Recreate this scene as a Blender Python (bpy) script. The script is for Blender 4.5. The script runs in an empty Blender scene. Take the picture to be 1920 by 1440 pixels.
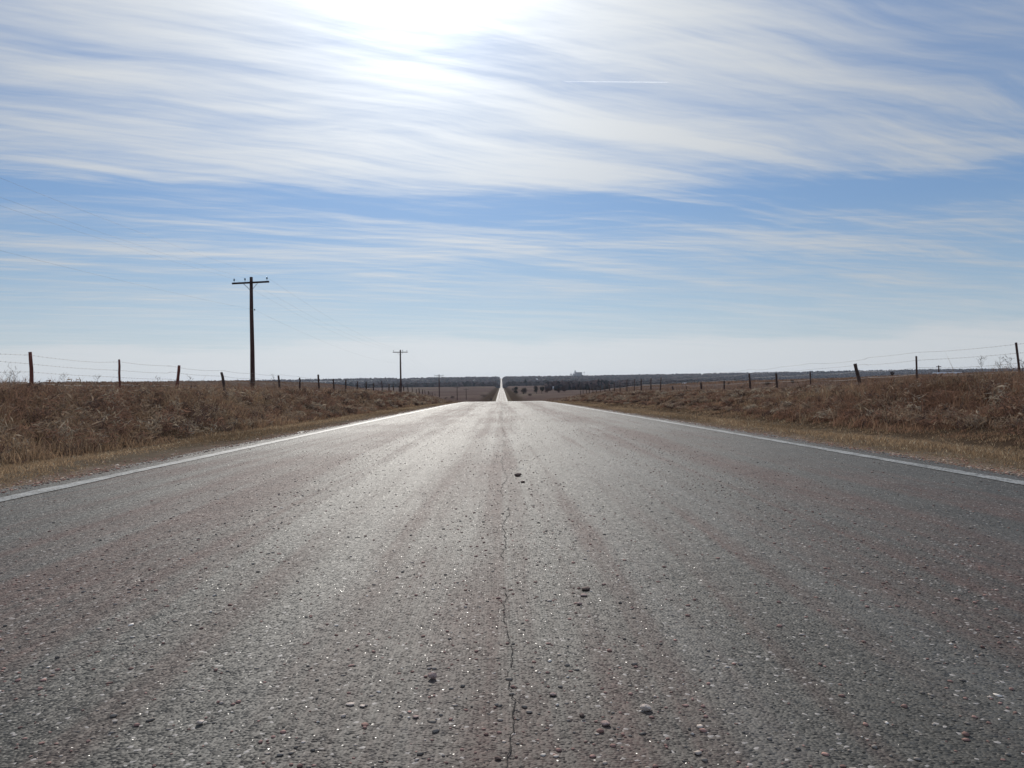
import bpy, math, random
import numpy as np
from mathutils import Vector, Matrix

R = math.radians
scene = bpy.context.scene
COL = scene.collection
EYE = 0.643                      # camera height above the road

# ------------------------------------------------------------------ node helper
class NT:
    def __init__(self, tree):
        self.t = tree; self.n = tree.nodes; self.l = tree.links
        self.n.clear()
    def put(self, sock, v):
        if isinstance(v, bpy.types.NodeSocket): self.l.new(v, sock)
        elif v is not None:
            if sock.type == 'RGBA' and len(v) == 3: v = (*v, 1)
            sock.default_value = v
    def node(self, typ, ins=None, out=0, **props):
        nd = self.n.new(typ)
        for k, v in props.items(): setattr(nd, k, v)
        for k, v in (ins or {}).items(): self.put(nd.inputs[k], v)
        return nd.outputs[out] if out is not None else nd
    def m(self, op, a, b=None, c=None, clamp=False):
        nd = self.n.new('ShaderNodeMath'); nd.operation = op; nd.use_clamp = clamp
        for i, v in enumerate((a, b, c)):
            if v is not None: self.put(nd.inputs[i], v)
        return nd.outputs[0]
    def add(self, a, b): return self.m('ADD', a, b)
    def sub(self, a, b): return self.m('SUBTRACT', a, b)
    def mul(self, a, b): return self.m('MULTIPLY', a, b)
    def div(self, a, b): return self.m('DIVIDE', a, b)
    def ramp(self, v, lo, hi, a=0.0, b=1.0, smooth=True):
        nd = self.n.new('ShaderNodeMapRange')
        nd.interpolation_type = 'SMOOTHSTEP' if smooth else 'LINEAR'
        for i, x in enumerate((v, lo, hi, a, b)): self.put(nd.inputs[i], x)
        return nd.outputs[0]
    def noise(self, vec, scale=1.0, detail=4.0, rough=0.5, dist=0.0, out=0):
        return self.node('ShaderNodeTexNoise', {'Vector': vec, 'Scale': scale, 'Detail': detail, 'Roughness': rough, 'Distortion': dist}, out)
    def voro(self, vec, scale, out='Color', feature='F1', rnd=1.0):
        return self.node('ShaderNodeTexVoronoi', {'Vector': vec, 'Scale': scale, 'Randomness': rnd}, out, feature=feature)
    def mix(self, f, a, b):
        nd = self.n.new('ShaderNodeMix'); nd.data_type = 'RGBA'
        self.put(nd.inputs[0], f); self.put(nd.inputs[6], a); self.put(nd.inputs[7], b)
        return nd.outputs[2]
    def xyz(self, v):
        nd = self.n.new('ShaderNodeSeparateXYZ'); self.put(nd.inputs[0], v); return nd.outputs
    def comb(self, x=0., y=0., z=0.):
        nd = self.n.new('ShaderNodeCombineXYZ')
        for i, v in enumerate((x, y, z)): self.put(nd.inputs[i], v)
        return nd.outputs[0]
    def vm(self, op, a, b=None, out=0):
        nd = self.n.new('ShaderNodeVectorMath'); nd.operation = op
        self.put(nd.inputs[0], a)
        if b is not None: self.put(nd.inputs[3] if op == 'SCALE' else nd.inputs[1], b)
        return nd.outputs[out]
    def curve(self, v, pts):
        """piecewise-smooth map of v in 0..1 through points (x, y)"""
        nd = self.n.new('ShaderNodeValToRGB'); nd.color_ramp.interpolation = 'EASE'
        e = nd.color_ramp.elements
        while len(e) > 1: e.remove(e[-1])
        e[0].position = pts[0][0]; e[0].color = (pts[0][1],) * 3 + (1,)
        for x, y in pts[1:]:
            k = e.new(x); k.color = (y, y, y, 1)
        self.put(nd.inputs[0], v)
        return nd.outputs[0]

# ------------------------------------------------------------------ camera
cd = bpy.data.cameras.new('camera'); cam = bpy.data.objects.new('camera', cd); COL.objects.link(cam)
cd.sensor_width = 36; cd.lens = 1553 / 1920 * 36; cd.clip_start = 0.05; cd.clip_end = 90000
cam.matrix_world = (Matrix.Translation((0, 0, EYE)) @ Matrix.Rotation(R(-0.738), 4, 'Z') @
                    Matrix.Rotation(R(90 - 0.295), 4, 'X') @ Matrix.Rotation(R(-0.70), 4, 'Z'))
scene.camera = cam

# ------------------------------------------------------------------ light
SUN_EL, SUN_AZ = R(26.9), R(-5.7)          # azimuth measured from +Y towards +X
sun_dir = Vector((math.sin(SUN_AZ) * math.cos(SUN_EL), math.cos(SUN_AZ) * math.cos(SUN_EL), math.sin(SUN_EL)))
sl = bpy.data.lights.new('sun', 'SUN'); sl.energy = 3.0; sl.angle = R(0.8); sl.color = (1, .94, .86)
so = bpy.data.objects.new('sun', sl); COL.objects.link(so)
so.rotation_euler = sun_dir.to_track_quat('Z', 'Y').to_euler(); so.location = (0, 0, 50)

world = bpy.data.worlds.new('World'); scene.world = world; world.use_nodes = True
w = NT(world.node_tree)
sky = w.node('ShaderNodeTexSky', sky_type='NISHITA', sun_disc=False, sun_elevation=SUN_EL, sun_rotation=SUN_AZ,
             air_density=1.0, dust_density=0.4, ozone_density=2.0, altitude=400)
d = w.node('ShaderNodeTexCoord', out='Generated')
X, Y, Z = w.xyz(d)
zc = w.m('MAXIMUM', Z, 0.0)
den = w.add(zc, 0.035)
u = w.div(X, den); v = w.div(Y, den)
horiz = w.m('SQRT', w.add(w.mul(X, X), w.mul(Y, Y)))
el = w.div(zc, w.m('MAXIMUM', horiz, .05))                  # tan(elevation)
az = w.div(X, w.m('MAXIMUM', Y, .1))
# cirrus: wind-stretched noise on a plane high above the land
warp = w.noise(w.comb(u, v), .55, 3, .5, out=1)
wx, wy, _ = w.xyz(warp)
u2 = w.add(u, w.mul(w.sub(wx, .5), .7)); v2 = w.add(v, w.mul(w.sub(wy, .5), .55))
al = w.add(w.mul(u2, .88), w.mul(v2, .475)); ac = w.sub(w.mul(u2, .475), w.mul(v2, .88))   # along and across the wind
streak = w.noise(w.comb(w.mul(al, .42), w.mul(ac, 2.5)), 1.0, 9, .62, .25)
fibre = w.noise(w.comb(w.mul(al, .9), w.mul(ac, 8.5), 5.0), 1.0, 6, .62, .5)
broad = w.noise(w.comb(w.mul(u, .45), w.mul(v, .95), 4.0), 1.0, 3, .5)
fine = w.noise(w.comb(w.mul(u2, 1.5), w.mul(v2, 9.0), 2.0), 1.0, 5, .6)
elw = w.add(el, w.mul(w.sub(w.noise(w.comb(w.mul(az, 2.6), w.mul(el, 16)), 1.0, 6, .6), .5), .075))
cover = w.curve(w.mul(elw, 2.0), [(0, 1.0), (.075, .88), (.11, .38), (.20, .28), (.27, .34), (.31, .46), (.355, .30), (.39, .12), (.43, .16), (.475, .66),
                                 (.52, .82), (.66, .77), (.78, .78), (.90, .80), (1, .74)])
far_r = w.mul(w.ramp(az, .05, .42), w.ramp(el, .205, .245))
cover = w.add(w.mul(cover, w.sub(1, far_r)), w.mul(far_r, .62))
cover = w.sub(cover, w.mul(w.mul(w.ramp(az, .12, .62), w.ramp(el, .10, .3)), .26))
cover = w.sub(cover, w.mul(w.mul(w.ramp(az, -.42, -.68), w.ramp(el, .10, .3)), .30))
amp = w.mul(w.ramp(el, .03, .14, .35, 1.0), w.ramp(el, .23, .30, 1.0, .82))
dens = w.add(cover, w.mul(amp, w.add(w.mul(w.sub(streak, .5), 2.0), w.add(w.mul(w.sub(broad, .5), .8), w.add(w.mul(w.sub(fine, .5), w.ramp(el, .16, .27, 1.0, .5)), w.mul(w.sub(fibre, .5), .85))))))
mask = w.add(w.mul(w.ramp(dens, -.05, 1.05), .86), w.ramp(el, .22, .30, .05, .14))
# forward scattering of the sun through thin cloud
cosang = w.m('MAXIMUM', w.vm('DOT_PRODUCT', d, tuple(sun_dir), out=1), 0.0)
aur1 = w.m('POWER', cosang, 420.0); aur2 = w.m('POWER', cosang, 75.0); aur3 = w.m('POWER', cosang, 10.0)
thick = w.ramp(dens, .1, 1.1, .45, 1.15)
cl_l = w.add(w.mul(thick, w.add(w.mul(aur1, 13.0), w.mul(aur2, 3.7))), w.add(w.add(w.mul(aur3, 3.0), 4.2), w.ramp(el, .03, .12, .9, .0)))
cloud = w.vm('SCALE', w.comb(.955, 1.0, 1.045), cl_l)
airglow = w.vm('SCALE', w.comb(1, .98, .95), w.add(w.mul(aur1, 5.0), w.mul(aur2, 1.3)))
# the clear sky behind the cirrus
grad = w.node('ShaderNodeValToRGB', {0: el})
e_ = grad.node.color_ramp.elements
e_[0].position = 0.0; e_[0].color = (.55, .66, .75, 1); e_[1].position = .6; e_[1].color = (.13, .26, .56, 1)
for q_, c_ in ((.07, (.43, .59, .77, 1)), (.2, (.215, .39, .70, 1)), (.35, (.15, .30, .61, 1))):
    k_ = e_.new(q_); k_.color = c_
away = w.add(.79, w.mul(aur3, .42))
blue = w.vm('ADD', w.vm('SCALE', w.vm('SCALE', grad, 6.6), away), w.vm('MULTIPLY', sky, (.09, .10, .10)))
skyc = w.vm('ADD', blue, airglow)
final = w.mix(mask, skyc, cloud)
bg = w.node('ShaderNodeBackground', {'Color': final, 'Strength': .12})
w.node('ShaderNodeOutputWorld', {'Surface': bg}, None)

scene.view_settings.view_transform = 'Standard'; scene.view_settings.look = 'None'
scene.view_settings.exposure = 0.0; scene.view_settings.gamma = 1.0
scene.cycles.volume_bounces = 0
scene.cycles.max_bounces = 6
scene.cycles.transparent_max_bounces = 8

# ------------------------------------------------------------------ terrain
def hermite(xs, zs):
    xs = np.array(xs, float); zs = np.array(zs, float)
    dd = np.diff(zs) / np.diff(xs); m = np.zeros_like(zs); m[0] = dd[0]; m[-1] = dd[-1]
    for i in range(1, len(xs) - 1):
        if dd[i-1] * dd[i] > 0:
            h0 = xs[i] - xs[i-1]; h1 = xs[i+1] - xs[i]
            m[i] = (h0 + h1) / ((h1 * 2 + h0) / 3 / dd[i-1] + (h0 * 2 + h1) / 3 / dd[i])
    def f(x):
        x = np.clip(np.asarray(x, float), xs[0], xs[-1]); i = np.clip(np.searchsorted(xs, x, side='right') - 1, 0, len(xs) - 2)
        h = xs[i+1] - xs[i]; t = (x - xs[i]) / h
        return (2*t**3 - 3*t*t + 1) * zs[i] + (t**3 - 2*t*t + t) * h * m[i] + (3*t*t - 2*t**3) * zs[i+1] + (t**3 - t*t) * h * m[i+1]
    return f
road_z = hermite([-400,-60,0,30,60,85,110,160,250,350,450,515,700,940,1500,2000,2400,2800,3000,3500,4000,4500,5000,5300,7000,30000],
                 [6,1.0,0,-.502,-1.02,-1.56,-2.45,-4.7,-8.5,-11.7,-12.75,-12.75,-13.2,-14.0,-16.3,-19.2,-25,-28,-26.3,-21,-12.2,-3,8.5,10,6,0])
field_z = hermite([-400,-60,0,18,60,149,239,336,423,700,940,1500,2000,2400,2800,3000,3500,4000,4500,5000,5300,7000,30000],
                  [5,.9,.45,.3,.2,-1.75,-4.9,-7.4,-9.3,-11.3,-12.3,-13.6,-14.6,-22,-27,-26.3,-21,-12.2,-3,8.5,10,6,0])
cross = hermite([0,3.55,3.8,4.8,6.4,7.2,8.4,9.6,12,16], [-.06,-.06,-.05,-.07,-.19,-.04,.30,.52,.52,.46])
CX = 0.13                                                    # road centre
def ss(t):
    t = np.clip(t, 0, 1); return t * t * (3 - 2 * t)
def ground_z(x, y):
    x = np.asarray(x, float); y = np.asarray(y, float)
    a = np.abs(x - CX)
    gl = np.exp(-((y - 278) / 150) ** 2); gr = np.exp(-((y - 291) / 255) ** 2)
    kl = (5.97 * ss((-x - 28.7) / 30.9) + 1.05 * ss((-x - 59.6) / 150)) * gl
    kr = (1.53 * ss((x - 11) / 51.8) + 2.33 * ss((x - 62.8) / 150)) * gr
    und = .25 * np.sin(x * .021 + 1) * np.sin(y * .017) * ss((a - 20) / 60) + 4 * np.sin(x * .0021 + .4) * np.sin(y * .0017 + .7) * ss((a - 200) / 900) * ss((y - 600) / 1200)
    hill = 12 * ss((x - 300) / 2500) * ss((y - 2500) / 2500) - 6 * ss((-x - 300) / 2500) * ss((y - 2500) / 2500)
    near = road_z(y) + cross(a) + .03 * np.sin(y * 1.7 + x) * np.sin(y * .6 + 2 * x) * ss((a - 6) / 2)
    wf = ss((a - 10.5) / 7.5)
    return near * (1 - wf) + (field_z(y) + kl + kr + und + hill) * wf
CAMROT = cam.matrix_world.to_3x3()
def ray(px, py):
    """x and z gained per metre along the road, in the viewing direction of a photo pixel"""
    dv = CAMROT @ Vector(((px - 960) / 1553, (720 - py) / 1553, -1.0))
    return dv.x / dv.y, dv.z / dv.y
def at(px, py, dmin=3.0, dmax=8000.0, surf=None):
    """first ground point met in that direction"""
    t, sl_ = ray(px, py); y = np.exp(np.linspace(math.log(dmin), math.log(dmax), 8000))
    g = (surf or ground_z)(t * y, y)
    k = int(np.argmax(g >= EYE + sl_ * y)); yy = float(y[k])
    return t * yy, yy, float((surf or ground_z)(t * yy, yy))

# ------------------------------------------------------------------ object helpers
def set_props(o, label=None, cat=None, group=None, kind=None):
    if label: o['label'] = label
    if cat: o['category'] = cat
    if group: o['group'] = group
    if kind: o['kind'] = kind
    return o
def empty(name, loc, label, cat, group=None, rz=0.0):
    o = bpy.data.objects.new(name, None); COL.objects.link(o); o.location = loc; o.rotation_euler = (0, 0, rz)
    o.empty_display_size = .2
    return set_props(o, label, cat, group)
def link(name, me, mat=None, parent=None, loc=None):
    o = bpy.data.objects.new(name, me); COL.objects.link(o)
    if mat and not me.materials: me.materials.append(mat)
    if parent: o.parent = parent
    if loc is not None: o.location = loc
    return o
def mesh_np(name, co, loops, starts, totals, col=None, smooth=False):
    me = bpy.data.meshes.new(name)
    co = np.ascontiguousarray(co, np.float32)
    me.vertices.add(len(co)); me.vertices.foreach_set('co', co.ravel())
    me.loops.add(len(loops)); me.loops.foreach_set('vertex_index', np.ascontiguousarray(loops, np.int32))
    me.polygons.add(len(starts)); me.polygons.foreach_set('loop_start', np.ascontiguousarray(starts, np.int32))
    try: me.polygons.foreach_set('loop_total', np.ascontiguousarray(totals, np.int32))
    except Exception: pass
    me.update(calc_edges=True)
    if col is not None:
        at_ = me.attributes.new('tint', 'FLOAT_COLOR', 'POINT')
        c4 = np.ones((len(co), 4), np.float32); c4[:, :3] = col
        at_.data.foreach_set('color', c4.ravel())
    if smooth: me.polygons.foreach_set('use_smooth', np.ones(len(starts), bool))
    return me
def grid_mesh(name, P, smooth=True):
    """P[i, j, 3] -> quads"""
    ni, nj = P.shape[:2]
    idx = np.arange(ni * nj).reshape(ni, nj)
    q = np.stack([idx[:-1, :-1], idx[:-1, 1:], idx[1:, 1:], idx[1:, :-1]], -1).reshape(-1, 4)
    n = len(q)
    return mesh_np(name, P.reshape(-1, 3), q.ravel(), np.arange(n) * 4, np.full(n, 4), smooth=smooth)
class MB:
    """collects simple shapes into one mesh"""
    def __init__(self): self.v = []; self.f = []
    def raw(self, vs, fs):
        b = len(self.v); self.v += [tuple(p) for p in vs]; self.f += [tuple(i + b for i in f) for f in fs]
    def box(self, c, s, rot=None):
        vs = [Vector((x * s[0] / 2, y * s[1] / 2, z * s[2] / 2)) for x in (-1, 1) for y in (-1, 1) for z in (-1, 1)]
        if rot: vs = [rot @ p for p in vs]
        self.raw([p + Vector(c) for p in vs], [(0,1,3,2),(4,6,7,5),(0,4,5,1),(2,3,7,6),(0,2,6,4),(1,5,7,3)])
    def tube(self, pts, rad, n=6, cap=True):
        pts = [Vector(p) for p in pts]; rings = []
        if not hasattr(rad, '__len__'): rad = [rad] * len(pts)
        prev = None
        for i, p in enumerate(pts):
            t = (pts[min(i+1, len(pts)-1)] - pts[max(i-1, 0)]).normalized()
            ref = Vector((0, 0, 1)) if abs(t.z) < .9 else Vector((1, 0, 0))
            a = t.cross(ref).normalized(); b = t.cross(a)
            rings.append([p + (a * math.cos(k / n * 2 * math.pi) + b * math.sin(k / n * 2 * math.pi)) * rad[i] for k in range(n)])
        vs = [q for r in rings for q in r]; fs = []
        for i in range(len(pts) - 1):
            for k in range(n):
                fs.append((i*n+k, i*n+(k+1) % n, (i+1)*n+(k+1) % n, (i+1)*n+k))
        if cap: fs += [tuple(range(n))[::-1], tuple((len(pts)-1)*n + k for k in range(n))]
        self.raw(vs, fs)
    def lathe(self, prof, n=10, c=(0, 0, 0)):
        vs = []; fs = []
        for r, z in prof: vs += [(c[0] + r * math.cos(k/n*2*math.pi), c[1] + r * math.sin(k/n*2*math.pi), c[2] + z) for k in range(n)]
        for i in range(len(prof) - 1):
            for k in range(n): fs.append((i*n+k, i*n+(k+1) % n, (i+1)*n+(k+1) % n, (i+1)*n+k))
        fs += [tuple(range(n))[::-1], tuple((len(prof)-1)*n + k for k in range(n))]
        self.raw(vs, fs)
    def mesh(self, name, smooth=False):
        me = bpy.data.meshes.new(name); me.from_pydata(self.v, [], self.f); me.update()
        if smooth: me.polygons.foreach_set('use_smooth', np.ones(len(me.polygons), bool))
        return me
    def build(self, name, mat, parent=None, loc=None, smooth=False):
        return link(name, self.mesh(name, smooth), mat, parent, loc)

# ------------------------------------------------------------------ materials
def new_mat(name):
    m = bpy.data.materials.new(name); m.use_nodes = True
    return m, NT(m.node_tree)
def finish(n, shader): n.node('ShaderNodeOutputMaterial', {'Surface': shader}, None)
def pbsdf(n, **k):
    return n.node('ShaderNodeBsdfPrincipled', {a.replace('_', ' '): b for a, b in k.items()})
def simple(name, c1, c2, scale=8.0, rough=.8, spec=.3, stretch=(1, 1, 1), metallic=0.0, bump=0.0):
    m, n = new_mat(name)
    p = n.node('ShaderNodeTexCoord', out='Object')
    p = n.vm('MULTIPLY', p, stretch)
    f = n.noise(p, scale, 5, .6)
    c = n.mix(n.ramp(f, .3, .7), c1, c2)
    ins = dict(Base_Color=c, Roughness=rough, Metallic=metallic)
    sh = n.node('ShaderNodeBsdfPrincipled', {'Base Color': c, 'Roughness': rough, 'Metallic': metallic, 'Specular IOR Level': spec})
    if bump:
        b = n.node('ShaderNodeBump', {'Height': f, 'Strength': bump, 'Distance': .02}); n.l.new(b, sh.node.inputs['Normal'])
    finish(n, sh); return m

# road ---------------------------------------------------------------
def road_material():
    m, n = new_mat('chip_seal')
    p = n.node('ShaderNodeTexCoord', out='Object'); x, y, z = n.xyz(p)
    xw = n.add(x, n.mul(n.sub(n.noise(n.comb(n.mul(x, .9), n.mul(y, .05)), 1.0, 4, .55), .5), .60))
    t = n.div(n.add(xw, 4.2), 8.4)
    # loose pink gravel gathers between the wheel tracks
    band = n.curve(t, [(0, .15), (.09, .12), (.19, .28), (.27, .68), (.33, .78), (.385, .28), (.42, .25), (.455, .5), (.50, .72), (.535, .5),
                       (.57, .2), (.63, .2), (.68, .62), (.73, .75), (.78, .42), (.84, .4), (.88, .15), (1, .1)])
    patch = n.noise(n.comb(n.mul(x, .9), n.mul(y, .22), 3.0), 1.0, 6, .62)
    tracks = n.noise(n.comb(n.mul(xw, 4.6), n.mul(y, .045), 6.0), 1.0, 6, .66)
    gr = n.ramp(n.add(band, n.add(n.mul(n.sub(patch, .5), 2.2), n.mul(n.sub(tracks, .5), 2.8))), .10, 1.05)
    chips = n.voro(p, 125.0); chips2 = n.voro(p, 260.0)
    c1 = n.xyz(chips)[0]; c2 = n.xyz(chips2)[0]
    mott = n.noise(p, 1.3, 6, .65); mott2 = n.noise(n.comb(n.mul(x, 1.6), n.mul(y, .05), 8.), 1.0, 5, .6)
    grey = n.mix(n.ramp(mott, .3, .7), (.120, .114, .096), (.17, .162, .138))
    grey = n.mix(n.ramp(mott2, .45, .75), grey, (.285, .277, .255))
    pink = n.mix(n.ramp(n.noise(p, 3.0, 5, .6), .3, .7), (.148, .092, .078), (.215, .140, .118))
    base = n.mix(gr, grey, pink)
    stone = n.mix(c1, (.62, .60, .58), (1.30, 1.28, 1.26))
    stone2 = n.mix(c2, (.72, .72, .72), (1.25, 1.25, 1.25))
    base = n.vm('MULTIPLY', n.vm('MULTIPLY', base, stone), stone2)
    white = n.m('GREATER_THAN', n.xyz(chips)[1], .985)
    base = n.vm('SCALE', base, n.add(.44, n.mul(gr, .19)))
    base = n.mix(n.mul(white, .6), base, (.45, .42, .40))
    # chip facets tilt every way and glint towards the sun
    tilt = n.vm('SUBTRACT', chips, (.5, .5, .5)); tilt2 = n.vm('SUBTRACT', chips2, (.5, .5, .5))
    nn = n.vm('ADD', n.vm('SCALE', tilt, .55), n.vm('SCALE', tilt2, .30))
    nx, ny, nz = n.xyz(nn)
    nrm = n.vm('NORMALIZE', n.comb(nx, ny, 1.0))
    bh = n.add(n.mul(n.voro(p, 125.0, 'Distance'), -.6), n.mul(n.noise(p, 14.0, 4, .6), .6))
    bump = n.node('ShaderNodeBump', {'Height': bh, 'Strength': .45, 'Distance': .008, 'Normal': nrm})
    rough = n.mul(n.add(.64, n.mul(gr, .065)), n.ramp(n.m('GREATER_THAN', n.xyz(chips2)[2], .988), .0, 1.0, 1.0, .46, False))
    spec = n.sub(.20, n.mul(gr, .06))
    sh = n.node('ShaderNodeBsdfPrincipled', {'Base Color': base, 'Roughness': rough, 'Specular IOR Level': spec, 'Normal': bump})
    finish(n, sh); return m
def line_material():
    m, n = new_mat('worn_white_paint')
    p = n.node('ShaderNodeTexCoord', out='Object')
    wear = n.noise(p, 5.0, 8, .7); chips = n.xyz(n.voro(p, 95.0))[0]
    f = n.ramp(n.add(wear, n.mul(n.sub(chips, .5), .36)), .47, .62)
    c = n.mix(f, n.mix(chips, (.27, .27, .25), (.42, .42, .395)), (.10, .095, .085))
    tilt = n.vm('SUBTRACT', n.voro(p, 95.0), (.5, .5, .5)); nx, ny, _ = n.xyz(n.vm('SCALE', tilt, .4))
    nrm = n.vm('NORMALIZE', n.comb(nx, ny, 1.0))
    finish(n, n.node('ShaderNodeBsdfPrincipled', {'Base Color': c, 'Roughness': .6, 'Specular IOR Level': .35, 'Normal': nrm})); return m
def ground_material():
    m, n = new_mat('prairie_ground')
    p = n.node('ShaderNodeTexCoord', out='Object'); x, y, z = n.xyz(p)
    a = n.m('ABSOLUTE', n.sub(x, CX))
    big = n.noise(p, .012, 5, .6); med = n.noise(p, .35, 6, .6); sml = n.noise(p, 9.0, 6, .7)
    streaks = n.noise(n.comb(n.mul(x, .010), n.mul(y, .0022)), 1.0, 4, .55)
    field = n.mix(n.ramp(big, .35, .65), (.235, .155, .118), (.30, .21, .155))
    field = n.mix(n.ramp(streaks, .5, .68), field, (.35, .265, .18))
    field = n.mix(n.ramp(med, .45, .75), field, (.18, .11, .083))
    bank = n.mix(n.ramp(med, .3, .7), (.10, .062, .040), (.15, .10, .062))
    verge = n.mix(n.ramp(n.add(n.mul(med, .6), n.mul(sml, .4)), .35, .65), (.19, .135, .085), (.32, .24, .155))
    stones = n.voro(p, 42.0); s1 = n.xyz(stones)[0]
    grav = n.mix(s1, (.25, .17, .11), (.56, .41, .29))
    aw = n.add(a, n.add(n.mul(n.sub(n.noise(p, .8, 5, .6), .5), 1.6), n.mul(n.sub(sml, .5), .5)))
    c = n.mix(n.ramp(aw, 4.0, 4.5), grav, verge)
    c = n.mix(n.ramp(aw, 6.2, 6.9), c, bank)
    c = n.mix(n.ramp(a, 10.5, 16.0), c, field)
    litter = n.mix(sml, (.6, .6, .6), (1.4, 1.4, 1.4))
    c = n.mix(n.ramp(y, 60., 300.), n.vm('MULTIPLY', c, litter), c)
    woods = n.mix(n.ramp(n.noise(n.comb(n.mul(x, .0022), n.mul(y, .0055), 5.0), 1.0, 4, .6), n.ramp(x, -600., 0., .40, .56), n.ramp(x, -600., 0., .5, .64)), (.055, .045, .042), (.33, .285, .235))
    c = n.mix(n.ramp(y, 1900., 2300.), c, woods)
    b = n.node('ShaderNodeBump', {'Height': n.add(sml, n.mul(n.voro(p, 42.0, 'Distance'), .5)), 'Strength': .7, 'Distance': .03})
    finish(n, n.node('ShaderNodeBsdfDiffuse', {'Color': c, 'Roughness': .8, 'Normal': b})); return m
def blade_material(name, trans=.35):
    m, n = new_mat(name)
    c = n.node('ShaderNodeAttribute', out='Color', attribute_name='tint')
    df = n.node('ShaderNodeBsdfDiffuse', {'Color': c}); tr = n.node('ShaderNodeBsdfTranslucent', {'Color': c})
    finish(n, n.node('ShaderNodeMixShader', {0: trans, 1: df, 2: tr})); return m
def tint_material(name, rough=.6, spec=.4):
    m, n = new_mat(name)
    c = n.node('ShaderNodeAttribute', out='Color', attribute_name='tint')
    p = n.node('ShaderNodeTexCoord', out='Object')
    c = n.vm('MULTIPLY', c, n.mix(n.noise(p, 60., 4, .6), (.6, .6, .6), (1.4, 1.4, 1.4)))
    finish(n, n.node('ShaderNodeBsdfPrincipled', {'Base Color': c, 'Roughness': rough, 'Specular IOR Level': spec})); return m

M = {}
M['road'] = road_material(); M['line'] = line_material(); M['ground'] = ground_material()
M['grass'] = blade_material('dry_grass', .35); M['leaf'] = blade_material('far_foliage', .15)
M['pebble'] = tint_material('loose_gravel', .8, .08)
M['stone_pale'] = simple('pale_stone', (.56, .45, .37), (.70, .59, .50), 40, .7, .15, bump=.4)
M['stone_dark'] = simple('dark_stone', (.13, .085, .07), (.23, .16, .13), 40, .8, .15, bump=.4)
M['stone_pink'] = simple('pink_stone', (.36, .24, .20), (.50, .37, .32), 40, .75, .15, bump=.4)
M['crack'] = simple('crack_dirt', (.03, .028, .025), (.07, .06, .055), 20, .95, .1)
M['pole'] = simple('creosote_pole', (.045, .026, .024), (.10, .058, .050), 6, .85, .2, (6, 6, .4), bump=.5)
M['arm'] = simple('dark_crossarm', (.035, .024, .024), (.065, .045, .042), 6, .85, .2, (.5, 6, 6))
M['metal'] = simple('galvanised_metal', (.13, .15, .16), (.24, .26, .27), 20, .5, .5, metallic=.6)
M['glass'] = simple('glass_insulator', (.05, .10, .13), (.08, .15, .18), 20, .25, .6)
M['wire'] = simple('dull_wire', (.10, .10, .11), (.17, .16, .16), 20, .6, .4)
M['red_wood'] = simple('red_cedar_wood', (.15, .055, .042), (.26, .105, .078), 9, .85, .2, (6, 6, .6), bump=.5)
M['dark_wood'] = simple('weathered_dark_wood', (.055, .036, .032), (.12, .08, .065), 9, .9, .2, (6, 6, .6), bump=.5)
M['rust'] = simple('rusty_steel', (.075, .045, .040), (.13, .075, .06), 25, .75, .3, metallic=.2)
M['white_wall'] = simple('white_siding', (.70, .70, .70), (.80, .80, .80), .3, .6, .3)
M['white_roof'] = simple('pale_metal_roof', (.72, .73, .75), (.82, .83, .84), .3, .35, .5)
M['dark_openings_bin_shade'] = simple('dark_openings_bin_shade', (.06, .055, .055), (.10, .09, .09), .5, .8, .2)
M['concrete'] = simple('grey_concrete', (.27, .27, .29), (.36, .36, .37), .1, .8, .2)
M['bark'] = simple('grey_bark', (.05, .04, .035), (.10, .08, .07), 4, .9, .1)

# ------------------------------------------------------------------ ground, road and its markings
def spaced(*segs):
    out = []
    for a, b, st in segs: out += list(np.arange(a, b, st))
    return np.array(out)
ys = np.concatenate([spaced((-300, -60, 20), (-60, -4, 4), (-4, 40, .5), (40, 130, 1), (130, 300, 4), (300, 1000, 15), (1000, 9001, 60))])
xr = np.concatenate([spaced((0, 13, .3), (13, 30, 1), (30, 150, 4), (150, 600, 20), (600, 2000, 70), (2000, 7001, 250))])
xs = np.concatenate([-xr[:0:-1], xr]) + CX
GX, GY = np.meshgrid(xs, ys)
gm = grid_mesh('ground', np.stack([GX, GY, ground_z(GX, GY)], -1))
ground = link('ground', gm, M['ground']); ground['kind'] = 'structure'

ry = ys[(ys >= -60) & (ys <= 5100)]
def strip(xl, xr_, dz, yy, nx=2):
    u_ = np.linspace(0, 1, nx)
    Px = xl[:, None] * (1 - u_) + xr_[:, None] * u_
    return np.stack([Px, np.repeat(yy[:, None], nx, 1), np.repeat((road_z(yy) + dz)[:, None], nx, 1)], -1)
rng = np.random.default_rng(11)
# the asphalt ends in a ragged edge that drops to the gravel
ryf = np.concatenate([np.arange(-10, 60, .12), ry[ry >= 60]]); ryf = np.concatenate([ry[ry < -10], ryf])
rag = lambda: np.convolve(rng.normal(size=len(ryf) + 6), np.ones(7) / 7, 'valid') * .10
el_ = CX - 3.72 + rag(); er_ = CX + 3.72 + rag()
P = strip(el_, er_, 0.0, ryf, 9)
Pl = P[:, :1].copy(); Pl[:, :, 2] -= .12; Pl[:, :, 0] -= .03
Pr = P[:, -1:].copy(); Pr[:, :, 2] -= .12; Pr[:, :, 0] += .03
road = link('road', grid_mesh('road', np.concatenate([Pl, P, Pr], 1), smooth=False), M['road']); road['kind'] = 'structure'
for cx in (CX - 3.35, CX + 3.35):
    wob = lambda s: np.convolve(rng.normal(size=len(ryf) + 4), np.ones(5) / 5, 'valid') * s
    o = link('edge_line', grid_mesh('edge_line', strip(cx - .066 + wob(.012), cx + .066 + wob(.012), .004, ryf)), M['line']); o['kind'] = 'structure'

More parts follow.
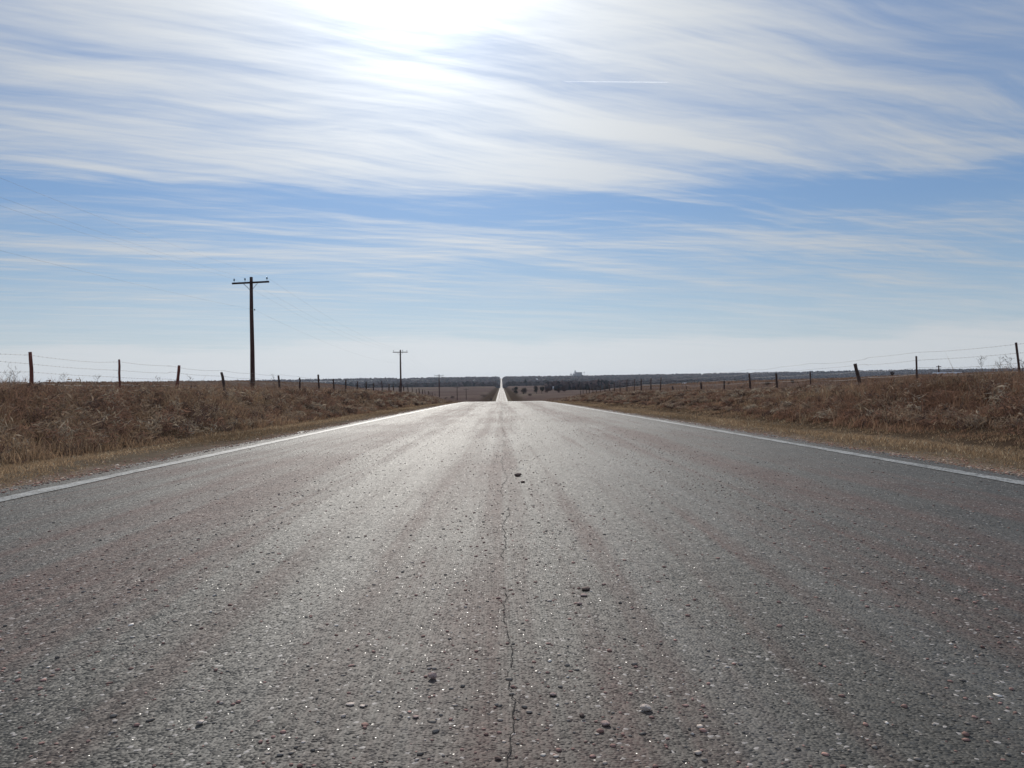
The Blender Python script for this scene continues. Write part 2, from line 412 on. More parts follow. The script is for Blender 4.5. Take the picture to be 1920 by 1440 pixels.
def crack(pts, width, seed):
    r = np.random.default_rng(seed); vs = []; fs = []
    for i, (x, y) in enumerate(pts):
        wd = width * r.uniform(.25, 1.25) * (1 + .07 * y)
        q = pts[min(i+1, len(pts)-1)]; p0 = pts[max(i-1, 0)]
        tx, ty = q[0] - p0[0], q[1] - p0[1]; L = math.hypot(tx, ty) or 1
        nx, ny = -ty / L * wd / 2, tx / L * wd / 2
        z = float(road_z(y)) + .003
        vs += [(x - nx, y - ny, z), (x + nx, y + ny, z)]
    for i in range(len(pts) - 1):
        if r.random() > .10 and math.sin(i * .05) + math.sin(i * .017 + 2) > -1.25: fs.append((2*i, 2*i+2, 2*i+3, 2*i+1))
    me = bpy.data.meshes.new('road_crack'); me.from_pydata(vs, [], fs); me.update()
    o = link('road_crack', me, M['crack']); o['kind'] = 'structure'
r = np.random.default_rng(3)
yy = np.arange(1.1, 40, .018); wx_ = np.cumsum(r.normal(size=len(yy))) * .0034
wx_ = wx_ - np.convolve(np.pad(wx_, 100, 'edge'), np.ones(201) / 201, 'valid')
crack([(float(.012 + a_ + .004 * math.sin(b_ * 3)), float(b_)) for a_, b_ in zip(wx_, yy)], .0024, 4)
for (x0, y0, x1, y1, sd) in ((-.95, 3.28, 1.35, 3.10, 7), (-1.6, 5.6, 2.2, 5.3, 8), (.15, 2.72, 1.1, 2.95, 9)):
    k = int(abs(x1 - x0) / .02); tt = np.linspace(0, 1, k); rr = np.random.default_rng(sd)
    wv = np.cumsum(rr.normal(size=k)) * .009; wv -= tt * wv[-1]
    crack([(float(x0 + (x1-x0)*q), float(y0 + (y1-y0)*q + e)) for q, e in zip(tt, wv)], .0022, sd)

# ------------------------------------------------------------------ loose gravel
ICO_V = []
_t = (1 + 5 ** .5) / 2
for a_, b_ in ((-1, _t), (1, _t), (-1, -_t), (1, -_t)): ICO_V += [(a_, b_, 0), (0, a_, b_), (b_, 0, a_)]
ICO_V = np.array(ICO_V, float); ICO_V /= np.linalg.norm(ICO_V[0])
from itertools import combinations
_d = np.linalg.norm(ICO_V[:, None] - ICO_V[None], axis=-1); _e = _d[_d > .01].min() * 1.01
ICO_F = []
for i, j, k in combinations(range(12), 3):
    if _d[i, j] < _e and _d[j, k] < _e and _d[i, k] < _e:
        nrm = np.cross(ICO_V[j] - ICO_V[i], ICO_V[k] - ICO_V[i])
        ICO_F.append((i, j, k) if np.dot(nrm, ICO_V[i]) > 0 else (i, k, j))
ICO_F = np.array(ICO_F)
def pebbles(name, x, y, z, size, seed, cols, flat=(.22, .5), mat='pebble'):
    r = np.random.default_rng(seed); n = len(x)
    V = ICO_V[None] * (1 + r.normal(size=(n, 12, 1)) * .16)
    sc = np.stack([r.uniform(.7, 1.3, n), r.uniform(.6, 1.1, n), r.uniform(*flat, n)], -1) * size[:, None] * .5
    V = V * sc[:, None]
    a_ = r.uniform(0, 6.283, n); c, s = np.cos(a_)[:, None], np.sin(a_)[:, None]
    V = np.stack([V[..., 0] * c - V[..., 1] * s, V[..., 0] * s + V[..., 1] * c, V[..., 2]], -1)
    V = V + np.stack([x, y, z + sc[:, 2] * .55], -1)[:, None]
    F = (ICO_F[None] + (np.arange(n) * 12)[:, None, None]).reshape(-1, 3)
    C = np.repeat(cols, 12, 0)
    me = mesh_np(name, V.reshape(-1, 3), F.ravel(), np.arange(len(F)) * 3, np.full(len(F), 3), C)
    o = link(name, me, M[mat]); o['kind'] = 'stuff'; return o
def stone_cols(r, n):
    k = r.random(n); base = np.where(k[:, None] < .45, [[.33, .20, .165]], np.where(k[:, None] < .8, [[.24, .21, .18]], [[.46, .39, .33]]))
    base = np.where(k[:, None] > .95, [[.70, .63, .55]], base)
    return base * r.uniform(.75, 1.5, (n, 1))
r = np.random.default_rng(21)
n = 60000
y = np.exp(r.uniform(math.log(1.0), math.log(60), n)); x = CX + r.uniform(-3.75, 3.75, n)
bandv = .25 + .75 * (np.exp(-((x + 1.35) / .5) ** 2) + np.exp(-((x - .05) / .45) ** 2) + np.exp(-((x - 1.55) / .55) ** 2)) + .9 * (np.abs(x - CX) > 3.45)
keep = r.random(n) < bandv * .85
x, y = x[keep], y[keep]; n = len(x)
size = np.exp(r.normal(math.log(.0066), .48, n)) * (1 + y * .015)
size = np.clip(size, .002, .015 + .0003 * y)
og = pebbles('loose_gravel', x, y, road_z(y), size, 22, stone_cols(r, n))
n = 26000
y = np.exp(r.uniform(math.log(3), math.log(70), n)); sgn = np.where(r.random(n) < .5, -1, 1)
a_ = 3.58 + np.abs(r.normal(size=n)) * .38; x = CX + sgn * a_
size = np.clip(np.exp(r.normal(math.log(.012), .45, n)) * (1 + y * .012), .004, .06)
zz = np.where(a_ < 3.74, road_z(y), ground_z(x, y))
pebbles('shoulder_gravel', x, y, zz, size, 24, stone_cols(r, n) * [[1.22, 1.10, .98]])

# single stones one can point to
def stone(px, py, wpx, mat, label, flat=.55, seed=0):
    xx, dd, _ = at(px, py, .6, 60., lambda x_, y_: road_z(y_)); s = wpx * dd / 1553
    import bmesh
    bm = bmesh.new(); bmesh.ops.create_icosphere(bm, subdivisions=2, radius=.5)
    rr = random.Random(seed)
    ax = [Vector((rr.gauss(0, 1), rr.gauss(0, 1), rr.gauss(0, 1))).normalized() for _ in range(9)]
    for vtx in bm.verts:
        q = vtx.co.copy()
        for k in ax:
            dv = q.dot(k) - .33
            if dv > 0: q -= k * dv * .85               # chipped facets
        vtx.co = Vector((q.x, q.y * .8, q.z * flat)) * s * 1.12
    me = bpy.data.meshes.new('stone'); bm.to_mesh(me); bm.free()
    lo = min(v_.co.z for v_ in me.vertices)
    o = link('stone', me, M[mat], None, (xx, dd, float(road_z(dd)) - lo * .85)); o.rotation_euler = (0, 0, rr.uniform(-.5, .5))
    set_props(o, label, 'stone', 'loose stones on the road')
for i, s in enumerate([
    (811, 1273, 19, 'stone_pink', 'rounded pinkish stone left of the centre crack, largest on the left lane', .75),
    (1211, 1332, 21, 'stone_pale', 'pale angular stone right of the centre crack, tallest on the near road', .7),
    (376, 1358, 14, 'stone_pale', 'bright white pebble lying alone in the near left lane', .6),
    (657, 1322, 17, 'stone_pale', 'flat whitish stone, left one of a close pair in the near left lane', .3),
    (680, 1325, 12, 'stone_pale', 'small whitish stone, right one of a close pair in the near left lane', .35),
    (1135, 1360, 21, 'stone_pink', 'flat pink-grey stone nearest the camera, right of the centre crack', .4),
    (1037, 1304, 15, 'stone_pink', 'small flat reddish stone just right of the centre crack', .45),
    (1091, 1343, 11, 'stone_dark', 'small dark brown stone between two paler stones right of the crack', .7),
    (1098, 1106, 20, 'stone_dark', 'farthest of three flat dark stones in a column right of the crack', .35),
    (1094, 1118, 14, 'stone_pink', 'middle of three flat stones in a column right of the crack', .4),
    (1086, 1134, 12, 'stone_pink', 'nearest of three flat stones in a column right of the crack', .45),
    (779, 1346, 14, 'stone_pink', 'oblong pink stone in the near left lane between crack and white pair', .35),
    (972, 893, 15, 'stone_dark', 'dark clod lying far down the road near the centre, the farther of two', .5),
    (980, 905, 10, 'stone_dark', 'dark clod lying far down the road near the centre, the nearer of two', .45),
    (934, 1424, 14, 'stone_dark', 'dark stone at the bottom edge just left of the centre crack', .45),
    ]): stone(*s, seed=50 + i)

# ------------------------------------------------------------------ grass
def patch_noise(x, y, s=1.0):
    return (np.sin(x * .9 * s + 1.3 * np.sin(y * .31 * s)) + np.sin(y * .47 * s + 1.7 * np.sin(x * .6 * s)) + np.sin((x + y) * .23 * s + 2)) / 3
def blades(name, x, y, h, wd, lean, cols, seed, mat='grass', zoff=-.02):
    r = np.random.default_rng(seed); n = len(x)
    z = ground_z(x, y) + zoff
    a_ = r.uniform(0, 6.283, n); ca, sa = np.cos(a_), np.sin(a_)              # width direction
    la = r.uniform(0, 6.283, n); lx, ly = np.cos(la) * lean, np.sin(la) * lean + 0 * lean
    base = np.stack([x, y, z], -1)
    mid = base + np.stack([lx * .28 * h, ly * .28 * h, .58 * h], -1)
    tip = base + np.stack([lx * h, ly * h, h * np.sqrt(np.clip(1 - (lean * .9) ** 2, .15, 1))], -1)
    wv = np.stack([ca * wd, sa * wd, 0 * wd], -1) * .5
    V = np.stack([base - wv, base + wv, mid - wv * .8, mid + wv * .8, tip], 1).reshape(-1, 3)
    o5 = (np.arange(n) * 5)[:, None]
    L = np.concatenate([o5 + [[0, 1, 3, 2]], o5 + [[2, 3, 4]]], 1).ravel()
    st = (np.arange(n) * 7)[:, None] + [[0, 4]]
    tt = np.tile([4, 3], n)
    me = mesh_np(name, V, L, st.ravel(), tt, np.repeat(cols, 5, 0))
    o = link(name, me, M[mat]); o['kind'] = 'stuff'; return o
def clumped(r, n, per, xlo, xhi, ylo, yhi, spread, sgn):
    k = max(1, n // per)
    cy = np.exp(r.uniform(math.log(ylo), math.log(yhi), k)); ca = r.uniform(xlo, xhi, k)
    ci = np.repeat(np.arange(k), per)
    y = cy[ci] + r.normal(size=k * per) * spread; a_ = ca[ci] + r.normal(size=k * per) * spread
    return CX + sgn * a_, y, ci, k
for sgn, hs, nm in ((-1, .56, 'left'), (1, .47, 'right')):
    r = np.random.default_rng(31 + sgn)
    # tall dry prairie grass on the bank
    g0 = 5.9 if sgn < 0 else 6.5
    x, y, ci, k = clumped(r, 170000, 22, g0 + .35, 12.2, 5.0, 150.0, .07, sgn)
    a_ = np.abs(x - CX)
    pn = .6 * patch_noise(x, y) + .5 * patch_noise(x + 7, y + 3, 2.3)
    a0 = .55 * patch_noise(x * .3 + 4, y * 1.6, 1.0) + .35 * np.sin(y * .55 + 1.7 * sgn)
    rise = ss((a_ - g0 - a0) / .9) * .30 + ss((a_ - g0 - a0) / 3.4) * .50 + .20
    ht = hs * rise * np.repeat(r.uniform(.65, 1.15, k), 22) * r.uniform(.55, 1.2, len(x)) * (1 + .38 * pn)
    if sgn > 0: ht *= 1 - .64 * ss((y - 14) / 22)
    st_ = r.random(len(x)) < .004; ht = np.where(st_, ht * 1.45 + .05, ht)
    ht *= 1 - .30 * ss((y - 40) / 50)
    red = np.clip(.5 + .8 * patch_noise(x + 31, y + 5, .8) + np.repeat(r.normal(size=k) * .25, 22), 0, 1)[:, None]
    c = np.array([[.25, .175, .112]]) * (1 - red) + np.array([[.205, .122, .083]]) * red
    c = np.where(np.repeat(r.random(k) < .10, 22)[:, None], [[.085, .060, .048]], c)
    c = np.where(np.repeat(r.random(k) < .07, 22)[:, None], [[.26, .20, .135]], c)
    c = c * r.uniform(.95, 1.7, (len(x), 1)) * (1 + .30 * patch_noise(x + 11, y + 50, 1.7))[:, None]
    c = np.where(st_[:, None], [[.31, .24, .165]], c)
    blades('tall_grass', x, y, ht, np.clip(.0045 + .00038 * y, 0, .05), np.where(st_, .35, r.uniform(.25, 1.05, len(x))), c, 41 + sgn)
    # broken stems and seed heads lying through the grass in tangled tussocks
    k2 = 2600; per = 60
    cy = np.exp(r.uniform(math.log(5.5), math.log(110), k2)); ca = r.uniform(g0 + .6, 11.8, k2)
    cxx = CX + sgn * ca; rad = r.uniform(.10, .26, k2) * (1 + cy * .006); hgt = hs * (.25 + .30 * ss((ca - g0) / .9) + .45 * ss((ca - g0) / 3.4)) * r.uniform(.45, 1.05, k2)
    if sgn > 0: hgt *= 1 - .64 * ss((cy - 14) / 22)
    ci = np.repeat(np.arange(k2), per); dv = r.normal(size=(k2 * per, 3)); dv /= np.linalg.norm(dv, axis=1)[:, None]; dv *= r.random((k2 * per, 1)) ** .4
    px_ = cxx[ci] + dv[:, 0] * rad[ci]; py_ = cy[ci] + dv[:, 1] * rad[ci]
    pz_ = ground_z(cxx, cy)[ci] + hgt[ci] * (.55 + .5 * dv[:, 2])
    ln = (.022 + .0012 * cy[ci])[:, None] * r.normal(size=(k2 * per, 3)) * [[1, 1, .8]]; wd_ = (.003 + .0003 * cy[ci])[:, None] * r.normal(size=(k2 * per, 3))
    P0_ = np.stack([px_, py_, pz_], -1)
    V_ = np.stack([P0_ - ln, P0_ + ln, P0_ + wd_ * 1.6], 1).reshape(-1, 3)
    kind_ = r.random(k2); cb = np.where(kind_[:, None] < .35, [[.24, .18, .13]], np.where(kind_[:, None] < .7, [[.185, .112, .080]], np.where(kind_[:, None] < .88, [[.10, .068, .056]], [[.30, .25, .19]])))
    cb = np.repeat(cb, per, 0) * r.uniform(.8, 1.7, (k2 * per, 1))
    nn_ = k2 * per
    o = link('dry_brush', mesh_np('dry_brush', V_, np.arange(nn_ * 3), np.arange(nn_) * 3, np.full(nn_, 3), np.repeat(cb, 3, 0)), M['grass']); o['kind'] = 'stuff'
    # short mown verge
    x, y, ci, k = clumped(r, 130000, 12, 3.8, g0 + 1.1, 4.0, 110.0, .05, sgn)
    keep = (np.abs(x - CX) > 3.74) & (patch_noise(x, y, 2.1) + r.normal(size=len(x)) * .4 + (np.abs(x - CX) - 4.15) * 1.2 > -.15)
    x, y = x[keep], y[keep]
    ht = r.uniform(.03, .095, len(x)) * (1 + .4 * patch_noise(x, y, 1.7)) * (.5 + .5 * ss((np.abs(x - CX) - 4.0) / 1.2))
    c = np.array([[.33, .235, .148]]) * (1 + .25 * patch_noise(x, y, 1.3)[:, None]) * r.uniform(.55, 1.3, (len(x), 1))
    c = np.where(r.random((len(x), 1)) < .06, [[.55, .46, .32]], c)
    c = c * (1 + .35 * patch_noise(x + 9, y * .6, 2.6))[:, None]
    blades('verge_grass', x, y, ht, np.clip(.005 + .0004 * y, 0, .05), r.uniform(.3, 1.0, len(x)), c, 51 + sgn)
    # pasture beyond the fence
    x, y, ci, k = clumped(r, 110000, 10, 11.5, 60.0, 12.0, 330.0, .16, sgn)
    ht = r.uniform(.08, .26, len(x)) * (1 + .3 * patch_noise(x, y, .4))
    c = np.array([[.22, .148, .108]]) * (1 + .22 * patch_noise(x, y, .25)[:, None]) * r.uniform(.7, 1.25, (len(x), 1))
    blades('pasture_grass', x, y, ht, np.clip(.006 + .0005 * y, 0, .13), r.uniform(.2, .8, len(x)), c, 61 + sgn)

# ------------------------------------------------------------------ dead weeds standing out of the grass
def weed(px, dd, h, label, seed):
    x = ray(px, 700)[0] * dd; z = float(ground_z(x, dd)); rr = random.Random(seed)
    st = tw = MB(); top = Vector((rr.uniform(-.1, .1), rr.uniform(-.1, .1), h))
    st.tube([(0, 0, -.05), top * .5 + Vector((rr.uniform(-.03, .03), 0, 0)), top], [.004, .0035, .002], 5)
    for k in range(13):
        f = rr.uniform(.4, 1.0); b = top * f; a_ = rr.uniform(0, 6.28); l = rr.uniform(.12, .32) * (1.3 - f)
        e = b + Vector((math.cos(a_) * l, math.sin(a_) * l, l * rr.uniform(.4, 1.1)))
        tw.tube([b, b.lerp(e, .5) + Vector((0, 0, .015)), e], [.0018, .0015, .0012], 4)
        for _ in range(3):
            q = b.lerp(e, rr.uniform(.4, 1)); e2 = q + Vector((rr.uniform(-.06, .06), rr.uniform(-.06, .06), rr.uniform(.02, .08)))
            tw.tube([q, e2], [.0012, .0022], 4)
    o = st.build('weed', M['dark_wood'], None, (x, dd, z)); set_props(o, label, 'weed', 'dead weeds by the fences')
for i, (px, dd, h, lb) in enumerate([
    (1893, 17.6, .74, 'twiggy dead weed just left of the rightmost steel fence post'),
    (1880, 17.0, .72, 'low twiggy dead weed second left of the rightmost steel fence post'),
    (1912, 18.9, .72, 'dead weed touching the right side of the rightmost steel fence post'),
    (1850, 19.5, .8, 'curled dead weed farther left of the rightmost steel fence post'),
    (515, 36.0, 1.05, 'thin bare weed stalk right of the nearest utility pole'),
    (360, 26.5, .75, 'bushy dead weed right of the leaning crooked fence post'),
    (296, 24.5, .7, 'dead weed left of the leaning crooked fence post'),
    (182, 20.5, .62, 'dead weed left of the thin straight red fence post'),
    (18, 16.8, .62, 'dead weed left of the thick crooked red fence post'),
    (38, 17.0, .72, 'short dark weed touching the left side of the thick red fence post'),
    (120, 19.0, .62, 'small dead weed between the two red fence posts')]): weed(px, dd, h, lb, 300 + i)

# ------------------------------------------------------------------ fences
ORD = 'first second third fourth fifth sixth seventh eighth ninth tenth eleventh twelfth'.split()
def wood_post(h, rad, bend, lean, mat, seed):
    rr = random.Random(seed); mb = MB(); n = 8; pts = []; rads = []
    for i in range(n + 1):
        t = i / n
        pts.append((lean * t + bend * math.sin(t * math.pi) + rr.uniform(-.008, .008), rr.uniform(-.01, .01), -.25 + (h + .25) * t))
        rads.append(rad * (1.12 - .25 * t) * rr.uniform(.92, 1.08))
    mb.tube(pts, rads, 9); return mb
def steel_post(h, lean):
    mb = MB(); rot = Matrix.Rotation(math.atan2(lean, h), 3, 'Y')
    mb.box(rot @ Vector((0, 0, h/2 - .12)), (.050, .008, h + .25), rot)
    mb.box(rot @ Vector((0, .022, h/2 - .12)), (.008, .036, h + .25), rot)
    for k in range(9): mb.box(rot @ Vector((0, -.007, .25 + k * (h - .3) / 8)), (.03, .006, .02), rot)
    return mb
def post(side, dd, kind, label, h=None, rad=.04, bend=0., lean=0., seed=0, topz=None):
    x = (-10.0 if side < 0 else 11.4) - (lean if topz else 0.)
    z = float(ground_z(x, dd)); h = h or (topz - z)
    if kind == 'steel': o = steel_post(h, lean).build('fence_post', M['rust'], None, (x, dd, z))
    else: o = wood_post(h, rad, bend, lean, M[kind], seed).build('fence_post', M[kind], None, (x, dd, z), True)
    set_props(o, label, 'fence post', 'posts of the left fence' if side < 0 else 'posts of the right fence')
    return x, dd, z
def topz(side, px, py):
    t, sl_ = ray(px, py); dd = (-10.0 if side < 0 else 11.4) / t
    return dd, EYE + sl_ * dd
LEFT = []; RIGHT = []
for (px, py, kd, rad, bend, lean, lb) in [
    (57, 660, 'red_wood', .040, .035, .05, 'thick crooked reddish wood post, leftmost in the left fence'),
    (223, 674, 'red_wood', .030, .012, .0, 'thin straight reddish post, second from the left in the left fence'),
    (336, 685, 'red_wood', .046, .05, .27, 'crooked dark red wood post leaning right in the left fence'),
    (415, 698, 'dark_wood', .050, .07, -.08, 'bent dark post with curved top, left of the nearest utility pole'),
    (471, 702, 'dark_wood', .042, .02, .0, 'dark post standing right in front of the nearest utility pole'),
    (522, 704, 'dark_wood', .050, .0, -.10, 'dark post leaning left, first right of the nearest utility pole'),
    (562, 708, 'dark_wood', .046, .0, .02, 'short dark upright post, second right of the nearest utility pole')]:
    dd, tz = topz(-1, px, py)
    LEFT.append(post(-1, dd, kd, lb, rad=rad, bend=bend, lean=lean, seed=int(px), topz=tz))
k = 0; dd = LEFT[-1][1]
rr = random.Random(5)
while dd < 122:
    dd += 3.95 + rr.uniform(-.15, .15); k += 1
    lb = (f'small dark wood post, {ORD[k+1]} right of the nearest utility pole in the left fence' if k <= 7 else
          'tiny distant post of the left fence near the foot of the second utility pole')
    LEFT.append(post(-1, dd, 'dark_wood', lb, h=1.25 + rr.uniform(-.12, .12), rad=rr.uniform(.040, .060), bend=rr.uniform(-.03, .05), lean=rr.uniform(-.09, .08), seed=900 + k))
for (px, py, kd, rad, bend, lean, lb) in [
    (1905, 642, 'steel', 0, 0, -.13, 'thin rusty steel post leaning left, rightmost in the right fence'),
    (1718, 668, 'steel', 0, 0, -.02, 'thin upright steel post, second from the right in the right fence'),
    (1603, 682, 'dark_wood', .060, -.02, -.34, 'thick dark wood post leaning left, third from the right'),
    (1519, 698, 'steel', 0, 0, -.02, 'thin upright steel post, first left of the thick leaning wood post'),
    (1455, 700, 'dark_wood', .050, 0, -.06, 'dark post, second left of the thick leaning wood post'),
    (1405, 700, 'dark_wood', .046, .0, -.06, 'dark post, third left of the thick leaning wood post'),
    (1358, 713, 'dark_wood', .042, .0, .02, 'dark post, fourth left of the thick leaning wood post'),
    (1314, 717, 'dark_wood', .055, .0, -.07, 'dark post, fifth left of the thick leaning wood post'),
    (1287, 724, 'steel', .0, .0, -.02, 'faint thin post, sixth left of the thick leaning wood post'),
    (1261, 724, 'dark_wood', .058, .0, -.08, 'thick dark post, seventh left of the thick leaning wood post')]:
    dd, tz = topz(1, px, py)
    RIGHT.append(post(1, dd, kd, lb, rad=rad, bend=bend, lean=lean, seed=int(px), topz=tz))
k = 0; dd = RIGHT[-1][1]
while dd < 118:
    dd += 4.0 + rr.uniform(-.2, .2); k += 1
    lb = (f'small blurred post, {ORD[k+6]} left of the thick leaning wood post in the right fence' if k <= 3 else
          'tiny distant post of the right fence close to the road crest')
    RIGHT.append(post(1, dd, 'dark_wood', lb, h=1.2 + rr.uniform(-.15, .1), rad=rr.uniform(.04, .058), bend=rr.uniform(-.03, .04), lean=rr.uniform(-.09, .06), seed=700 + k))
for side, posts in ((-1, LEFT), (1, RIGHT)):
    for j, (hh, wl) in enumerate(((1.08, 'topmost'), (.89, 'second'), (.69, 'third'), (.48, 'lowest'))):
        mb = MB(); pts = []
        P0 = posts[0]; posts_ = [(P0[0], P0[1] - 4.1, float(ground_z(P0[0], P0[1] - 4.1)))] + posts
        for q0, q1 in zip(posts_[:-1], posts_[1:]):
            for s in range(4):
                f = s / 4; sag = .035 * 4 * f * (1 - f) * (1 + .4 * math.sin(q0[1] * 3 + j))
                pts.append((q0[0] + .03 * side * -1, q0[1] * (1 - f) + q1[1] * f, q0[2] * (1 - f) + q1[2] * f + hh - sag + .02 * math.sin(q0[1] * 7.3 + j * 2)))
        pts.append((posts_[-1][0], posts_[-1][1], posts_[-1][2] + hh))
        mb.tube(pts, .0028, 4)
        for i in range(0, min(len(pts) - 1, 60)):
            a0, a1 = Vector(pts[i]), Vector(pts[i+1])
            for s in range(6):
                q = a0.lerp(a1, s / 6); mb.tube([q + Vector((.0, -.01, -.016)), q + Vector((0, .01, .016))], .002, 3)
        o = mb.build('barbed_wire', M['wire'])
        set_props(o, f'{wl} barbed wire strand of the {"left" if side < 0 else "right"} roadside fence', 'barbed wire', 'barbed wires of the fences')

# ------------------------------------------------------------------ utility line
PX = -18.0
poles = [(None, None), (471, 519.5), (750.6, 656.0), (823.2, 702.0), (857, 724.0), (874, 728.5)]
ATT = []
plabel = ['', 'nearest tall brown utility pole with a tilted crossarm and three insulators', 'second utility pole, mid-size, dark, standing behind the far end of the left fence',
          'third utility pole, small, its crossarm against the horizon', 'fourth utility pole, tiny, right of the third one in the brown field',
          'fifth utility pole, farthest and faintest, nearest to the road']
for i, (px, py) in enumerate(poles):
    t, sl_ = ray(px, py) if px else (0, 0); yy_ = PX / t if px else -29.0
    z0 = float(ground_z(PX, yy_)); zt = EYE + sl_ * yy_
    if i == 0: zt = 9.3
    H = zt - z0
    tilt = R((-1.1, -1.0, .1, .5, -.4, .3)[i])                # crossarm slope
    armz = H - .42
    ins = [(-1.18, .0), (-.40, .0), (1.18, .0)] if i != 2 else [(-1.18, 0), (.40, 0), (1.18, 0)]
    rot = Matrix.Rotation(-math.radians((2.9, 2.3, -.3, -.8, .6, .4)[i]), 3, 'Y')
    A = [Vector((PX, yy_, z0 + armz)) + rot @ Vector((xx, -.16, .34)) for xx, _ in ins] + [Vector((PX + .22, yy_, z0 + armz - 1.95))]
    ATT.append(A)
    if i == 0: continue                                        # stands behind the camera
    o = empty('utility_pole', (PX, yy_, z0), plabel[i], 'utility pole', 'utility poles along the left fence')
    sh = MB(); sh.tube([(0, 0, -.8), (.0, 0, .05), (.01, 0, H * .35), (-.012, 0, H * .7), (0, 0, H)], [.185, .175, .155, .135, .112], 12); sh.build('pole', M['pole'], o, smooth=True)
    am = MB(); am.box((0, -.16, armz), (2.66, .10, .125), rot); am.build('crossarm', M['arm'], o)
    for s in (-1, 1):
        b = MB(); e = rot @ Vector((s * .50, -.16, -.06)); b.tube([Vector((0, 0, armz)) + e, (s * .09, -.12, armz - .50)], .018, 5); b.build('brace', M['metal'], o)
    for xx, _ in ins:
        c0 = Vector((0, 0, armz)) + rot @ Vector((xx, -.16, .06))
        b = MB(); b.tube([c0, c0 + Vector((0, 0, .16))], .012, 6); pin = b.build('pin', M['metal'], o)
        g = MB(); g.lathe([(.020, .12), (.055, .13), (.062, .17), (.045, .19), (.052, .22), (.040, .27), (.025, .29)], 10, c0); g.build('insulator', M['glass'], o, smooth=True)
    g = MB(); g.lathe([(.03, -.05), (.045, -.02), (.03, 0), (.045, .03), (.03, .06)], 8, (.22, 0, armz - 1.95)); g.tube([(.1, 0, armz - 1.95), (.22, 0, armz - 1.95)], .015, 5)
    g.build('neutral_bracket', M['metal'], o)
for j, lb in enumerate(('outer left power line wire', 'inner power line wire beside the pole tops', 'right power line wire nearest the road', 'lower neutral wire hung below the crossarms')):
    mb = MB(); pts = []
    for A, B in zip(ATT[:-1], ATT[1:]):
        for s in range(16):
            f = s / 16; sag = (1.05 if j < 3 else .9) * 4 * f * (1 - f)
            q = A[j].lerp(B[j], f); pts.append((q.x, q.y, q.z - sag))
    pts.append(tuple(ATT[-1][j])); mb.tube(pts, .0034, 5)
    set_props(mb.build('power_line', M['wire'], smooth=True), lb + ' strung between the utility poles', 'power line', 'wires of the utility line')

# ------------------------------------------------------------------ trees and shrubs across the valley
def foliage(name, lobes, n, leaf, col, seed, parent):
    """leaf clumps spread through the crown's volume"""
    r = np.random.default_rng(seed); cs = []
    for (cx, cy, cz, rx, ry, rz) in lobes:
        k = max(6, int(n * rx * rz / sum(l[3] * l[5] for l in lobes)))
        dv = r.normal(size=(k, 3)); dv /= np.linalg.norm(dv, axis=1)[:, None]
        cs.append(np.array([[cx, cy, cz]]) + dv * (r.random((k, 1)) ** .45) * [[rx, ry, rz]])
    C = np.concatenate(cs); k = len(C)
    V = C[:, None] + r.normal(size=(k, 3, 3)) * leaf
    cc = np.array([col]) * r.uniform(.55, 1.45, (k, 1))
    me = mesh_np(name, V.reshape(-1, 3), np.arange(k * 3), np.arange(k) * 3, np.full(k, 3), np.repeat(cc, 3, 0))
    return link(name, me, M['leaf'], parent)
def stand(px, top, Y):
    """place and height of a thing Y metres down the road whose top shows at (px, top)"""
    t, sl_ = ray(px, top); z = float(ground_z(t * Y, Y)); return t * Y, Y, z, EYE + sl_ * Y - z
def tree(px, py, hpx, wpx, col, label, seed, dmin=150., shrub=False, Y=None, name=None, group='trees and shrubs in the valley'):
    x, y, z = at(px, py, dmin); h = hpx * y / 1553
    if Y: x, y, z, h = stand(px, py - hpx, Y)
    wd = wpx * y / 1553 / 2; rr = random.Random(seed)
    o = empty(name or ('shrub' if shrub else 'tree'), (x, y, z), label, 'shrub' if shrub else 'tree', group)
    tb = .12 if shrub else .30
    t = MB(); t.tube([(0, 0, -.5), (rr.uniform(-.1, .1), 0, h * tb), (rr.uniform(-.2, .2), 0, h * .8)], [h * .035, h * .026, h * .006], 7)
    for k in range(5):
        a_ = k * 1.3 + rr.random(); b = Vector((0, 0, h * (tb + .1 * k)))
        t.tube([b, b + Vector((math.cos(a_) * wd * .45, math.sin(a_) * wd * .45, h * .12)), b + Vector((math.cos(a_) * wd * .75, math.sin(a_) * wd * .75, h * .22))], [h * .014, h * .009, h * .004], 5)
    t.build('trunk', M['bark'], o)
    lobes = []
    for k in range(9):
        a_ = rr.uniform(0, 6.28); q = rr.uniform(.1, .62); zz = rr.uniform(.24 if not shrub else .2, .82) * h
        s = wd * rr.uniform(.35, .58) * (1.15 - .5 * abs(zz / h - .5))
        lobes.append((math.cos(a_) * q * wd, math.sin(a_) * q * wd, zz, s, s, min(s, h * .22)))
    foliage('crown', lobes, 900, h * .035, col, seed, o)
DK = (.030, .030, .026); BR = (.085, .055, .045); GY = (.075, .06, .055)
